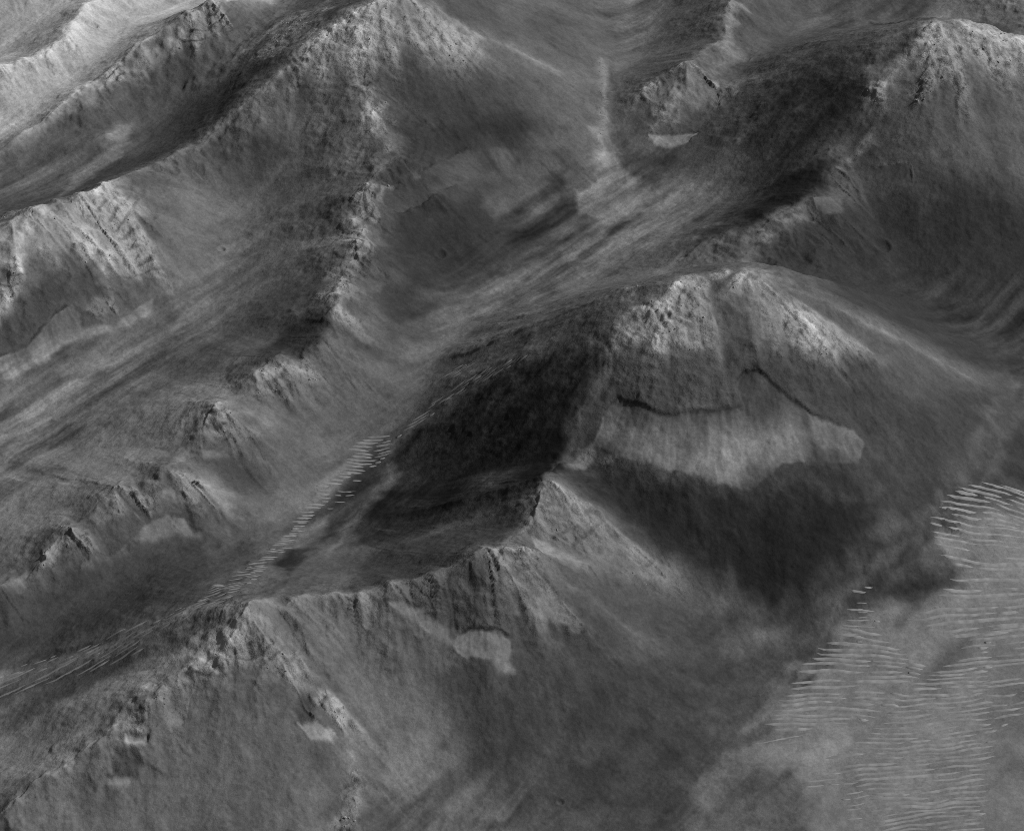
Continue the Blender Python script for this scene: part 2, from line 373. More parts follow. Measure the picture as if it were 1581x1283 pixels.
P([(590, 720), (640, 655), (760, 592), (880, 535), (930, 540), (910, 620), (872, 684), (832, 742), (700, 800), (560, 852), (540, 840)], 42, 24, 12, streak=.06, mot=.5, rocky=.12)  # dark streaked flank; part of its shade is painted into the tone
P([(800, 740), (830, 690), (868, 655), (880, 672), (850, 728), (828, 744)], 22, 12, 8)  # black shade beside the saddle crest, put into the ground tone
P([(560, 860), (700, 806), (800, 770), (815, 800), (770, 846), (690, 880), (540, 912)], 58, 12, 6)
P([(840, 745), (900, 780), (1000, 860), (1060, 920), (940, 900), (850, 860), (815, 815)], 92, 18, 8, rocky=.5)
P([(820, 828), (850, 838), (880, 858), (908, 872), (892, 882), (850, 862), (826, 846)], 98, 6, 4, dig=2, name='sand_apron', owner=1)
P([(860, 870), (960, 900), (1080, 930), (1160, 1000), (1080, 1080), (960, 1020), (880, 940)], 64, 24, 12)
P([(600, 905), (760, 870), (800, 950), (790, 985), (720, 975), (650, 935)], 66, 14, 8, rocky=.6, name='rock_outcrop', owner=2)
P([(750, 845), (810, 856), (870, 930), (930, 985), (860, 960), (800, 900)], 96, 14, 8, rocky=.7)
P([(470, 940), (600, 930), (640, 1010), (700, 1100), (760, 1220), (620, 1240), (540, 1120)], 94, 30, 10)
P([(640, 1000), (800, 1040), (1000, 1040), (1100, 1100), (1050, 1283), (900, 1340), (760, 1220), (700, 1100)], 62, 40, 16)
P([(695, 985), (720, 977), (766, 978), (790, 985), (792, 1002), (780, 1020), (792, 1036), (768, 1040), (758, 1016), (720, 1012), (700, 1000)], 96, 4, 8, dig=2, name='sand_apron', rocky=0, streak=.03, owner=2)
P([(594, 928), (626, 930), (656, 940), (656, 962), (634, 956), (610, 942)], 98, 4, 3, dig=2.5, name='sand_apron', rocky=0, owner=2)
P([(640, 948), (668, 952), (700, 972), (706, 996), (684, 1004), (668, 985), (648, 968)], 94, 5, 9, dig=1.5, name='sand_apron', rocky=0, owner=2)
P([(640, 985), (690, 1000), (720, 1016), (700, 1040), (655, 1020)], 84, 12, 12)
P([(0, 1300), (140, 1180), (300, 1030), (385, 990), (450, 1080), (480, 1283), (300, 1400), (0, 1400)], 90, 40, 12)
for pts, tn, rk, ow in [
    ([(560, 292), (598, 268), (606, 300), (578, 346), (562, 332)], 90, .9, 4),
    ([(525, 342), (556, 332), (580, 380), (560, 396), (530, 380)], 98, .9, 4),
    ([(468, 402), (500, 374), (530, 366), (540, 386), (500, 402)], 88, .8, 4),
    ([(508, 432), (540, 412), (560, 450), (532, 490), (506, 480)], 92, .9, 4),
    ([(520, 490), (550, 502), (582, 540), (540, 524)], 94, .8, 4),
    ([(400, 586), (470, 560), (500, 582), (450, 612), (404, 606)], 94, .8, 4),
    ([(320, 660), (350, 642), (402, 668), (360, 690), (330, 690)], 90, .9, 4),
    ([(556, 152), (580, 166), (616, 230), (600, 256), (576, 230), (560, 190)], 98, .8, 5),
    ([(1300, 244), (1345, 208), (1375, 196), (1390, 220), (1340, 240), (1300, 262)], 98, .8, 11),
    ([(1130, 372), (1240, 322), (1252, 336), (1160, 378)], 90, .8, 11),
    ([(1112, 76), (1130, 2), (1152, 10), (1138, 60), (1150, 90), (1092, 112)], 96, .7, 10),
    ([(886, 708), (914, 697), (942, 716), (922, 726), (890, 722)], 94, .8, 0),
    ([(190, 1114), (260, 1050), (345, 1008), (385, 994), (380, 1020), (300, 1052), (240, 1096), (202, 1132)], 98, .8, 3),
    ([(422, 1002), (470, 1068), (522, 1110), (490, 1094), (440, 1042)], 92, .7, 3),
    ([(140, 456), (180, 450), (190, 482), (160, 494), (136, 480)], 96, 1.1, 6)]:
    P(pts, tn, 9, 9, .9, rocky=rk, name='rock_outcrop', owner=ow)
P([(-40, 1150), (240, 1012), (375, 948), (368, 985), (260, 1038), (120, 1158), (-40, 1262)], 112, 18, 10)  # painted paler to offset the shade on this back slope
P([(165, 1162), (198, 1154), (222, 1180), (206, 1200), (170, 1192)], 64, 5, 4, dig=5)
P([(164, 1198), (205, 1201), (200, 1216), (172, 1216)], 108, 5, 4, name='sand_apron', rocky=0, owner=3, dig=2.5)
P([(197, 1136), (226, 1140), (226, 1150), (198, 1150)], 112, 4, 3, name='sand_apron', rocky=0, owner=3, dig=2.5)
P([(452, 1096), (475, 1078), (492, 1110), (462, 1112)], 62, 4, 4, dig=6)
P([(460, 1114), (490, 1118), (516, 1130), (510, 1142), (480, 1140)], 106, 4, 4, name='sand_apron', rocky=0, owner=3, dig=2.5)
P([(180, 760), (300, 745), (320, 790), (250, 795), (150, 830), (80, 870), (60, 860)], 94, 10, 10, rocky=1.2, name='rock_outcrop', owner=4)
P([(135, 868), (198, 840), (204, 856), (160, 876), (128, 888)], 92, 6, 5, name='sand_apron', rocky=0, owner=4, dig=1.2)
P([(228, 802), (262, 794), (276, 806), (278, 818), (232, 840), (208, 830)], 90, 6, 5, name='sand_apron', rocky=0, owner=4, dig=1.2)
P([(266, 796), (286, 800), (300, 824), (316, 826), (310, 836), (284, 826)], 96, 4, 3, name='sand_apron', rocky=0, owner=4, dig=1.2)
P([(308, 692), (345, 694), (348, 708), (318, 712)], 92, 6, 4, name='sand_apron', rocky=0, owner=4, dig=1.2)
P([(310, 712), (360, 700), (430, 730), (440, 770), (380, 780), (330, 740)], 62, 14, 8, .8)
P([(262, 730), (330, 735), (420, 800), (380, 820), (320, 770)], 96, 14, 8, .9)
P([(546, 428), (576, 432), (596, 440), (590, 453), (558, 448)], 70, 6, 4, name='sand_apron', rocky=0, owner=4, dig=1.2)
P([(440, 500), (500, 480), (515, 510), (480, 545), (420, 560), (400, 540)], 46, 16, 8)  # west-facing shade on the serrated chain, painted dark
P([(-60, 350), (0, 345), (184, 282), (215, 326), (246, 440), (200, 436), (150, 400), (120, 412), (60, 400), (0, 430), (-60, 450)], 118, 26, 16, rocky=.7, name='rock_outcrop', owner=6)
P([(-60, 430), (30, 420), (30, 480), (0, 540), (-60, 560)], 106, 14, 10, rocky=.8)
P([(40, 440), (140, 408), (172, 458), (112, 470), (50, 512), (0, 562), (-40, 560)], 64, 10, 8, rocky=.1)
P([(60, 520), (84, 486), (114, 470), (126, 480), (130, 500), (180, 502), (200, 482), (240, 458), (238, 480), (190, 510), (150, 520), (100, 532), (60, 562), (-40, 610), (-40, 580)], 78, 5, 5, dig=3, rocky=0, name='sand_apron', streak=.05, owner=6, tone2=96)
P([(-60, 640), (100, 570), (260, 500), (300, 520), (200, 620), (60, 720), (-60, 780)], 90, 40, 14)
P([(-60, 800), (100, 690), (260, 600), (360, 560), (340, 620), (240, 720), (100, 800), (-60, 900)], 104, 30, 12)  # tone lifted against the shade of the chain's back slope
P([(240, 300), (330, 280), (420, 300), (480, 380), (380, 480), (280, 540), (250, 420)], 86, 40, 14)
P([(-60, 970), (200, 850), (330, 826), (400, 830), (310, 900), (150, 970), (-60, 1030)], 60, 18, 10)
P([(420, 620), (500, 560), (600, 540), (640, 560), (560, 660), (440, 790), (350, 860), (330, 820), (420, 740)], 78, 26, 12)
P([(-60, 1040), (200, 985), (340, 925), (440, 840), (520, 730), (560, 680), (605, 670), (600, 700), (540, 800), (440, 890), (330, 950), (160, 1020), (-60, 1070)], 84, 8, 10)
P([(410, 872), (440, 851), (478, 850), (470, 870), (440, 886)], 40, 13, 10)
P([(500, 800), (560, 720), (590, 690), (600, 705), (560, 790), (500, 840)], 52, 8, 8)
P([(924, 95), (939, 95), (939, 212), (962, 258), (988, 275), (952, 298), (966, 330), (930, 338), (898, 330), (894, 300), (915, 280), (924, 240)], 96, 9, 9)
P([(932, 95), (932, 150), (932, 215), (934, 240), (938, 262)], 106, 6, 5, line=8, lift=2)
P([(1003, 208), (1040, 210), (1078, 198), (1062, 220), (1036, 230), (1010, 226)], 108, 5, 3, name='sand_apron', rocky=0, owner=10, dig=1.5)
P([(1000, 150), (1060, 106), (1120, 140), (1090, 170), (1030, 190), (1000, 180)], 102, 12, 12, rocky=1.0, name='rock_outcrop', owner=10)
P([(600, 300), (642, 276), (690, 246), (722, 230), (780, 226), (802, 238), (790, 262), (730, 270), (700, 286), (650, 312), (612, 326), (592, 316)], 54, 7, 6, dig=3, name='sand_apron', rocky=0, streak=.05, owner=5, tone2=64)
P([(1258, 306), (1300, 306), (1300, 328), (1275, 332), (1262, 322)], 70, 6, 5, name='sand_apron', rocky=0, owner=11)
P([(1340, 262), (1400, 256), (1405, 284), (1360, 286)], 64, 7, 6, name='sand_apron', rocky=0, owner=11)
SANDPOLY = [(1700, 720), (1581, 775), (1500, 788), (1440, 826), (1480, 880), (1400, 932), (1322, 940), (1300, 1000), (1222, 1060), (1184, 1130), (1110, 1160), (1180, 1192), (1240, 1212), (1245, 1400), (1700, 1400)]
P([(930, 960), (1200, 950), (1300, 955), (1215, 1060), (1172, 1130), (1100, 1160), (1066, 1230), (1000, 1290), (900, 1200), (870, 1080)], 56, 50, 20)
P(SANDPOLY, 98, 16, 20, rocky=0, name='sand_sheet')
P([(1415, 1062), (1450, 1012), (1492, 988), (1476, 1030), (1430, 1074)], 82, 12, 10)
P([(1380, 1115), (1395, 1110), (1400, 1140), (1385, 1150)], 84, 8, 8)
P([(1520, 1010), (1581, 990), (1650, 1100), (1560, 1200), (1540, 1100)], 90, 30, 16)
P([(1180, 1150), (1290, 1130), (1330, 1150), (1260, 1190)], 108, 16, 10)
P([(1235, 1050), (1262, 1046), (1262, 1060), (1240, 1066)], 52, 7, 7)
P([(1368, 912), (1400, 884), (1470, 888), (1484, 904), (1420, 932)], 50, 10, 8)
P([(1040, 1300), (1110, 1170), (1232, 1212), (1240, 1340), (1100, 1400)], 78, 20, 18)
P([(1440, 760), (1581, 640), (1700, 600), (1700, 720), (1581, 770), (1500, 786), (1420, 830), (1340, 930), (1300, 940)], 50, 16, 14, .85)
P([(1500, 720), (1540, 620), (1570, 590), (1560, 680), (1440, 800), (1360, 880), (1300, 940), (1420, 800)], 74, 8, 8, .8)
P([(1075, 1230), (1140, 1120), (1300, 950), (1320, 940), (1160, 1130), (1100, 1220)], 80, 6, 6, .8)
P([(525, 1283), (545, 1205), (556, 1215), (560, 1250), (575, 1300)], 94, 8, 7, rocky=.7)

# --- narrow bands: channel banks, dune tails, dust streaks and bright crest lines
for pts, wd, tn, lf in [
    ([(1076, 1236), (1100, 1180), (1112, 1164), (1140, 1130), (1200, 1065), (1230, 1030)], 7, 88, 2),
    ([(1235, 1050), (1262, 1000), (1280, 960), (1300, 930), (1340, 890), (1400, 845), (1450, 800), (1480, 755), (1500, 700), (1530, 620)], 6, 80, 3),
    ([(1330, 930), (1350, 900), (1400, 870), (1430, 840), (1470, 800), (1510, 750), (1540, 690), (1565, 620)], 5, 84, 3),
    ([(1310, 935), (1360, 890), (1415, 850), (1465, 800)], 6, 42, -2),
    ([(1500, 745), (1540, 680), (1570, 610), (1600, 560)], 9, 46, -2),
    ([(1390, 960), (1440, 915), (1480, 880), (1540, 830)], 5, 72, 1),
    ([(580, 700), (560, 740), (520, 790), (480, 840), (430, 885)], 8, 50, -2),
    ([(600, 690), (590, 730), (540, 810), (490, 850), (430, 900), (330, 950)], 6, 84, 2),
    ([(560, 690), (520, 730), (470, 800), (400, 860), (330, 905)], 6, 84, 2),
    ([(460, 890), (400, 915), (320, 950), (200, 985)], 5, 54, -1.5),
    ([(640, 640), (700, 590), (780, 555), (860, 525)], 6, 92, 2),
    ([(620, 660), (660, 620), (720, 585), (770, 570)], 4, 52, -1.5),
    ([(700, 560), (760, 520), (850, 470), (930, 420), (1000, 380)], 10, 92, 1),
    ([(720, 560), (800, 530), (880, 490)], 6, 58, -1),
    ([(1010, 430), (1015, 410), (1030, 390), (1060, 345), (1090, 300)], 5, 92, 1),
    ([(850, 420), (900, 380), (960, 330)], 8, 84, 0),
    ([(900, 400), (960, 350), (1040, 290)], 6, 50, 0),
    ([(760, 700), (800, 660), (850, 620)], 4, 44, 0),
    ([(690, 740), (740, 690), (800, 640)], 4, 46, 0),
    ([(860, 590), (890, 572), (905, 560)], 5, 66, 2),
    ([(940, 98), (950, 150), (940, 230)], 6, 62, -1),
    ([(0, 1050), (120, 1010), (240, 975), (330, 935)], 7, 98, 1),
    ([(0, 1075), (120, 1035), (200, 1010)], 5, 54, -1),
    ([(0, 1030), (140, 995), (250, 955), (330, 915)], 5, 52, -1),
    ([(1160, 130), (1200, 110), (1260, 70)], 10, 86, 0),
    ([(1000, 300), (1050, 255), (1080, 230)], 5, 78, 0),
    ([(980, 270), (1020, 290), (1060, 300)], 6, 64, 0),
    ([(880, 300), (905, 270), (915, 250)], 6, 74, 0),
    ([(600, 1200), (660, 1120), (640, 1020), (560, 950)], 16, 98, 0),
    ([(1035, 870), (1090, 895), (1150, 945)], 5, 66, 1),
    ([(980, 900), (1060, 920), (1100, 940)], 5, 66, 1),
    ([(1150, 935), (1165, 948)], 9, 72, 1),
    ([(1000, 1040), (1080, 1060), (1140, 1068)], 6, 66, 1)]:
    P(pts, tn, wd * 1.3, wd * 1.2, .55, line=wd, lift=lf)
AX = X * ax_[0] + Y * ax_[1]; AC = -X * ax_[1] + Y * ax_[0]
mott = fbm(AX / 4.2 + 20 * patch, AC + 14 * patch, 42, 5, 210, .62)
brd = 1 - 3.2 * np.abs(fbm(AX / 5 + 30 * patch, AC + 20 * patch, 52, 4, 260, .6))
brd = np.clip(brd, -1, 1).astype(np.float32)
tone = 74 + 10 * patch
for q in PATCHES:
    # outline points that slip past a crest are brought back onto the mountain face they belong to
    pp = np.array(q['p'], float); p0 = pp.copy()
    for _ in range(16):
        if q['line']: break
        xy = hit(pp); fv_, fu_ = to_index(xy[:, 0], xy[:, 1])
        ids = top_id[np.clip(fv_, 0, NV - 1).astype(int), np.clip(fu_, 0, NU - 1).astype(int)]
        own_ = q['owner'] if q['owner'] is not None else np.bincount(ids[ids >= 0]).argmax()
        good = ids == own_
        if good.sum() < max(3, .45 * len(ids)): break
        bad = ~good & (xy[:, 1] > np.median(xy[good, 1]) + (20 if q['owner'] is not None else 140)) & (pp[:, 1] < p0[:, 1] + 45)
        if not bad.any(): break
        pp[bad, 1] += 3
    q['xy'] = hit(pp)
owner_id = np.full(X.shape, -1, np.int16)
sand_w = None
dig_total = np.zeros(X.shape, np.float32)
def inside(xy, wx, wy, pad, line=0.0):
    sl_ = box_slices(xy[:, 0].min() - pad, xy[:, 0].max() + pad, xy[:, 1].min() - pad, xy[:, 1].max() + pad)
    if sl_ is None: return None, None
    x, y = wx[sl_], wy[sl_]
    d2 = np.full(x.shape, 1e12, np.float32); ins = np.zeros(x.shape, bool)
    n = len(xy)
    for k in range(n - 1 if line else n):
        p, r = xy[k], xy[(k + 1) % n]
        e = r - p; l2 = float(e @ e) + 1e-9
        dx = x - np.float32(p[0]); dy = y - np.float32(p[1])
        t = np.clip((dx * np.float32(e[0]) + dy * np.float32(e[1])) / np.float32(l2), 0, 1)
        d2 = np.minimum(d2, (dx - t * np.float32(e[0])) ** 2 + (dy - t * np.float32(e[1])) ** 2)
        if abs(e[1]) > 1e-9:
            c = ((p[1] > y) != (r[1] > y)) & (x < np.float32(p[0]) + dy * np.float32(e[0] / e[1]))
            ins ^= c
    d = np.sqrt(d2)
    if line: return sl_, line - d
    return sl_, np.where(ins, d, -d)
pieces = []
PX = X + 13 * fbm(X, Y, 90, 5, 130, .6); PY = Y + 15 * fbm(X, Y, 90, 5, 150, .6)
PS = X + 5 * fbm(X, Y, 40, 4, 131, .65); QS = Y + 6 * fbm(X, Y, 40, 4, 151, .65)
rag = 0.55 * fbm(X, Y, 60, 3, 80) * 2 + 0.45 * coarse * 0.6
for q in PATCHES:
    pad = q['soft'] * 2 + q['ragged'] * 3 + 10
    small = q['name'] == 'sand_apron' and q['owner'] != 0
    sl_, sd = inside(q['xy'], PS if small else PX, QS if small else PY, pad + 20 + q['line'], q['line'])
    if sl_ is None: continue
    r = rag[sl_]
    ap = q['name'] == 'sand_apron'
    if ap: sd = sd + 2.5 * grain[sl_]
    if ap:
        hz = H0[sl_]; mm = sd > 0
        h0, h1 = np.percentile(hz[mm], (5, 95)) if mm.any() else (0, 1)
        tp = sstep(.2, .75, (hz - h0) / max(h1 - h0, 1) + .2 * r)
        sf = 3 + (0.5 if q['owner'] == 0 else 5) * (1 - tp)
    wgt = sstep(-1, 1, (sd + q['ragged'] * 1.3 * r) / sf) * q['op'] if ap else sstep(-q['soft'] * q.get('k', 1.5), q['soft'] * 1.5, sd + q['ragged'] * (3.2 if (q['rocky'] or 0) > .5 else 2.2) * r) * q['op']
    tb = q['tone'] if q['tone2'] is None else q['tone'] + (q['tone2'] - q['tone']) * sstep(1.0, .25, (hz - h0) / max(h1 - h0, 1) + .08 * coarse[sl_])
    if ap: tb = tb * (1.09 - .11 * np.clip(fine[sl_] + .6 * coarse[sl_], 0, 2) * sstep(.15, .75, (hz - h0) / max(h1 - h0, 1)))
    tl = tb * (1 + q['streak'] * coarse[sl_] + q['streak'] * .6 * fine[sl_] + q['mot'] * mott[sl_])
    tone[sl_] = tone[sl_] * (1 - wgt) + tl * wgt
    if q['rocky'] is not None:
        rock[sl_] = rock[sl_] * (1 - wgt) + q['rocky'] * wgt * sstep(.15, .6, .5 + patch[sl_] + .2 * coarse[sl_])
    if q['dig']:
        hz = H0[sl_]; mm = sd > 0
        h0, h1 = np.percentile(hz[mm], (8, 92)) if mm.any() else (0, 1)
        dig_total[sl_] += q['dig'] * sstep(-7, 5, sd + q['ragged'] * 1.3 * r) * sstep(.12, .65, (hz - h0) / max(h1 - h0, 1))
    if q['lift']: dig_total[sl_] -= q['lift'] * wgt
    if ap:
        if mm.any():
            lip = sstep(-6, -2, sd + q['ragged'] * 1.3 * r) * sstep(2.5, -1, sd + q['ragged'] * 1.3 * r) * tp * (np.maximum(sstep(-.35, .45, 1.6 * rag[sl_] + .1), .55 if q['owner'] == 0 else 0))
            tone[sl_] = tone[sl_] * (1 - (.30 if q['owner'] in (0, 2, 6) else .0 if q['owner'] == 11 else .12) * lip); rock[sl_] = np.maximum(rock[sl_], .5 * lip)
    if q['name']:
        if q['name'] == 'sand_sheet': sand_w = np.zeros(X.shape, bool); sand_w[sl_] = wgt > .5; continue
        o = owner_id[sl_]; owner_id[sl_] = np.where(wgt > .5, len(pieces), o); pieces.append(q)
tone = tone.astype(np.float32)
print('patches', round(time.time() - T0, 1))

# paler crest stone and bedrock with dark varnished blocks; sunlit rim painted along crests
rfb = fbm(X, Y, 46, 5, 90, .6)
rid_n = 1 - 2 * np.abs(fbm(X, Y, 38, 4, 110, .55))
near = np.exp(-crest_d / 20) * sstep(30, 80, crest_h) * (.7 + .9 * rfb)
tone = tone * (1 + 0.16 * rock * (0.5 + rfb) + 0.42 * near)
rfine_t = fbm(X, Y, 12, 2, 230)
low = sstep(80, 14, H0) * (1 - .7 * sand_w)
sl_, sd = inside(hit([(860, 1010), (1300, 830), (1700, 600), (1700, 1400), (800, 1400)]), X, Y, 200)
calm = np.zeros(X.shape, np.float32); calm[sl_] = sstep(-90, 90, sd); low = low * (1 - .75 * calm)
coh = (.3 + .7 * np.abs(2 * flat - 1)) * (1 - .75 * sand_w)
tone = tone * (1 + coh * (0.014 * fine + 0.018 * coarse) + 0.06 * grain + .05 * rfine_t + .06 * patch + (.42 * low + .06) * mott + .20 * low * brd + .05 * fbm(X, Y, 60, 3, 170) + .22 * calm * (1 - .55 * sand_w) * fbm(X, Y * 1.5, 70, 5, 290, .62))
bed = (H0 / 15.0 + 1.6 * fbm(X, Y, 140, 3, 340) + .25 * rfb) % 1.0
tone = tone * (1 - (.34 - .18 * (np.isin(top_id, (0, 5, 11)) & (H0 > 170))) * np.clip(rock, 0, 1) * sstep(.0, .12, bed) * sstep(.42, .22, bed) * sstep(-.2, .25, fbm(X, Y, 55, 2, 350)))
pit = sstep(.30, .55, fbm(X, Y, 11, 2, 360)); tone = tone * (1 - .05 * pit * (1 - sand_w))
slope_w = sstep(0.15, 0.5, gm)
H += slope_w * (0.22 * coarse + 0.08 * fine) * (1 + 2.0 * rock)
rfine = fbm(X, Y, 17, 3, 190, .65)
nwf = sstep(.08, .35, .60 * gx - .80 * gy)   # the north-western flanks are mantled with smooth sand
up = (1 - .8 * nwf) * sstep(.45, .95, rel) * sstep(35, 90, crest_h) * (1 - sand_w)
domes = np.isin(top_id, (0, 5, 11)) & (H0 > 170)
butt = (1 - 2.4 * np.abs(fbm(X + 10 * patch, Y, 95, 4, 300, .5))); knob = (1 - 2.2 * np.abs(fbm(X, Y, 42, 3, 320, .55)))
amp = up * np.where(domes, .45, 1.0); amp = blur(amp.astype(np.float32), 4, 1)
noapr = blur((owner_id >= 0).astype(np.float32) * np.array([0.0] + [1.0 if q['name'] == 'sand_apron' else 0.0 for q in pieces])[owner_id + 1], 3, 1)
amp = amp * (1 - .85 * noapr)
H += amp * (5.5 * (butt - .3) + 3.0 * (knob - .3) + 1.0 * coarse)
ledge = np.abs(fbm(X, Y, 120, 2, 200) * 2.5 + H0 / 17.0) % 1.0
rel_ = (4.0 * (rid_n - .3) + 4.0 * rfb + 4.2 * rfine + 3.0 * sstep(.0, .5, ledge) * sstep(1., .6, ledge))
H += rock * (1 - .6 * nwf) * (rel_ - float(rel_.mean())) + rock * .3 * coarse
H += 1.2 * grain + .5 * rfine * (1 - .8 * sand_w) + .35 * fbm(X, Y, 6.5, 1, 240) * (1 - sand_w) + 2.5 * patch * sstep(0, 30, H)
H -= dig_total
ph = (Y - .16 * X) + 9 * fbm(X, Y, 120, 2, 31) + 3 * fbm(X, Y, 45, 2, 33)
rz = sstep(-.25, .3, fbm(X, Y, 160, 3, 270) + .1)
H += (sand_w * .42 * rz) * np.sin(ph * (2 * math.pi / 11.0)) * sstep(-.5, .4, fbm(X, Y, 36, 2, 280))
for px, py, r, dp in [(680, 393, 15, 4), (145, 41, 14, 6), (342, 386, 10, 4), (1362, 381, 22, 6), (865, 1238, 7, 2.5)]:
    c = hit([(px, py)])[0]
    sl_ = box_slices(c[0] - 5 * r, c[0] + 5 * r, c[1] - 5 * r, c[1] + 5 * r)
    d = np.hypot(X[sl_] - c[0], Y[sl_] - c[1]) / r
    H[sl_] += np.where(d < 1, dp * (d * d - 1), 0) + dp * .4 * np.exp(-((d - 1) / .35) ** 2)
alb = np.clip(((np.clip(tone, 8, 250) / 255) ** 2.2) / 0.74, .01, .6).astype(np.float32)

# ------------------------------------------------------------------ normals of the whole land, so that pieces meet without a seam
nx_, ny_ = gradient(H)
NRM = np.stack([-nx_, -ny_, np.ones_like(nx_)], -1); NRM /= np.linalg.norm(NRM, axis=-1, keepdims=True)
H *= 1
print('relief', round(time.time() - T0, 1))

# ------------------------------------------------------------------ materials
def land_material(name, bump=0.5):
    m = bpy.data.materials.new(name); m.use_nodes = True
    t = m.node_tree; N = t.nodes; Lk = t.links
    b = N['Principled BSDF']; b.inputs['Roughness'].default_value = 0.95; b.inputs['Specular IOR Level'].default_value = 0.08
    at = N.new('ShaderNodeAttribute'); at.attribute_name = 'albedo'
    rk = N.new('ShaderNodeAttribute'); rk.attribute_name = 'rock'
    tc = N.new('ShaderNodeTexCoord')
    n1 = N.new('ShaderNodeTexNoise'); n1.inputs['Scale'].default_value = 0.16; n1.inputs['Detail'].default_value = 4; n1.inputs['Roughness'].default_value = .65
    n2 = N.new('ShaderNodeTexNoise'); n2.inputs['Scale'].default_value = 0.11; n2.inputs['Detail'].default_value = 5; n2.inputs['Roughness'].default_value = .7
    Lk.new(tc.outputs['Object'], n1.inputs['Vector']); Lk.new(tc.outputs['Object'], n2.inputs['Vector'])
    mr = N.new('ShaderNodeMapRange'); mr.inputs[1].default_value = .25; mr.inputs[2].default_value = .75; mr.inputs[3].default_value = .80; mr.inputs[4].default_value = 1.2
    Lk.new(n1.outputs['Fac'], mr.inputs[0])
    mu = N.new('ShaderNodeMath'); mu.operation = 'MULTIPLY'
    Lk.new(at.outputs['Fac'], mu.inputs[0]); Lk.new(mr.outputs[0], mu.inputs[1])
    n3 = N.new('ShaderNodeTexNoise'); n3.inputs['Scale'].default_value = 0.42; n3.inputs['Detail'].default_value = 2; Lk.new(tc.outputs['Object'], n3.inputs['Vector'])
    m3 = N.new('ShaderNodeMapRange'); m3.inputs[1].default_value = .3; m3.inputs[2].default_value = .7; m3.inputs[3].default_value = .92; m3.inputs[4].default_value = 1.08
    Lk.new(n3.outputs['Fac'], m3.inputs[0])
    mq = N.new('ShaderNodeMath'); mq.operation = 'MULTIPLY'; Lk.new(mu.outputs[0], mq.inputs[0]); Lk.new(m3.outputs[0], mq.inputs[1])
    Lk.new(mq.outputs[0], b.inputs['Base Color'])
    am = N.new('ShaderNodeMath'); am.operation = 'MULTIPLY_ADD'; am.inputs[1].default_value = 2.6; am.inputs[2].default_value = 1.3
    Lk.new(rk.outputs['Fac'], am.inputs[0])
    hm = N.new('ShaderNodeMath'); hm.operation = 'MULTIPLY'
    Lk.new(n2.outputs['Fac'], hm.inputs[0]); Lk.new(am.outputs[0], hm.inputs[1])
    bp = N.new('ShaderNodeBump'); bp.inputs['Strength'].default_value = 1.0; bp.inputs['Distance'].default_value = bump * 2
    Lk.new(hm.outputs[0], bp.inputs['Height']); Lk.new(bp.outputs['Normal'], b.inputs['Normal'])
    return m
MAT_LAND = land_material('dust_and_rock', .58)
MAT_SAND = land_material('pale_sand', .35)

col = scene.collection
def put(o, parent=None, label=None, cat=None, group=None, kind=None):
    col.objects.link(o)
    if parent: o.parent = parent
    for k, val in (('label', label), ('category', cat), ('group', group), ('kind', kind)):
        if val: o[k] = val
    return o

# ------------------------------------------------------------------ cut the land into its mountains, aprons, sand sheet and valley floor
NAMES = {
    0: ('mountain', 'central streaked mountain with bright rocky shoulders above a wide pale sand apron'),
    1: ('mountain', 'small pointed peak with pale ribbed flank in front of the dark valley slope'),
    2: ('mountain_ridge', 'long foreground ridge with thin pale crest and small bright sand apron below it'),
    3: ('mountain', 'pale foreground pyramid with scalloped rocky crest at the bottom left'),
    4: ('mountain_ridge', 'serrated knobbly ridge chain running beside the rippled channel at the left'),
    5: ('mountain', 'great bright-topped mountain at the top with a dark hollow on its right'),
    6: ('mountain', 'pale rocky hill at the left edge with streaked sand aprons at its foot'),
    7: ('mountain_ridge', 'dark sharp-crested ridge with rocky spurs in the upper left'),
    8: ('mountain_ridge', 'narrow rocky rib squeezed between the dark ridge and the great mountain'),
    9: ('mountain_ridge', 'pale dusty low ridge in the far upper left corner'),
    10: ('hill', 'small rounded rocky hill with pale crescent apron at the top, right of the sand tail'),
    11: ('mountain', 'broad bright-domed mountain at the right with dark shadowed left side'),
    12: ('mountain_ridge', 'low dark scarp with thin bright rim behind the great mountain'),
    13: ('mountain_ridge', 'distant smooth grey slope in the upper right corner'),
}
part_id = np.where((top_h > 26) & (top_id >= 0), top_id, 100).astype(np.int32)
part_id[sand_w & (part_id >= 100)] = 101
part_id = np.where(owner_id >= 0, 200 + owner_id, part_id)
# tidy ragged single cells
fid = part_id[:-1, :-1].copy()
idx = np.arange(NV * NU).reshape(NV, NU)
quads = np.stack([idx[:-1, :-1], idx[:-1, 1:], idx[1:, 1:], idx[1:, :-1]], -1).reshape(-1, 4)
fid = fid.ravel()
VX = np.stack([X.ravel(), Y.ravel(), H.ravel()], -1).astype(np.float32)
NF = NRM.reshape(-1, 3).astype(np.float32); AF = alb.ravel(); RF = rock.ravel().astype(np.float32)

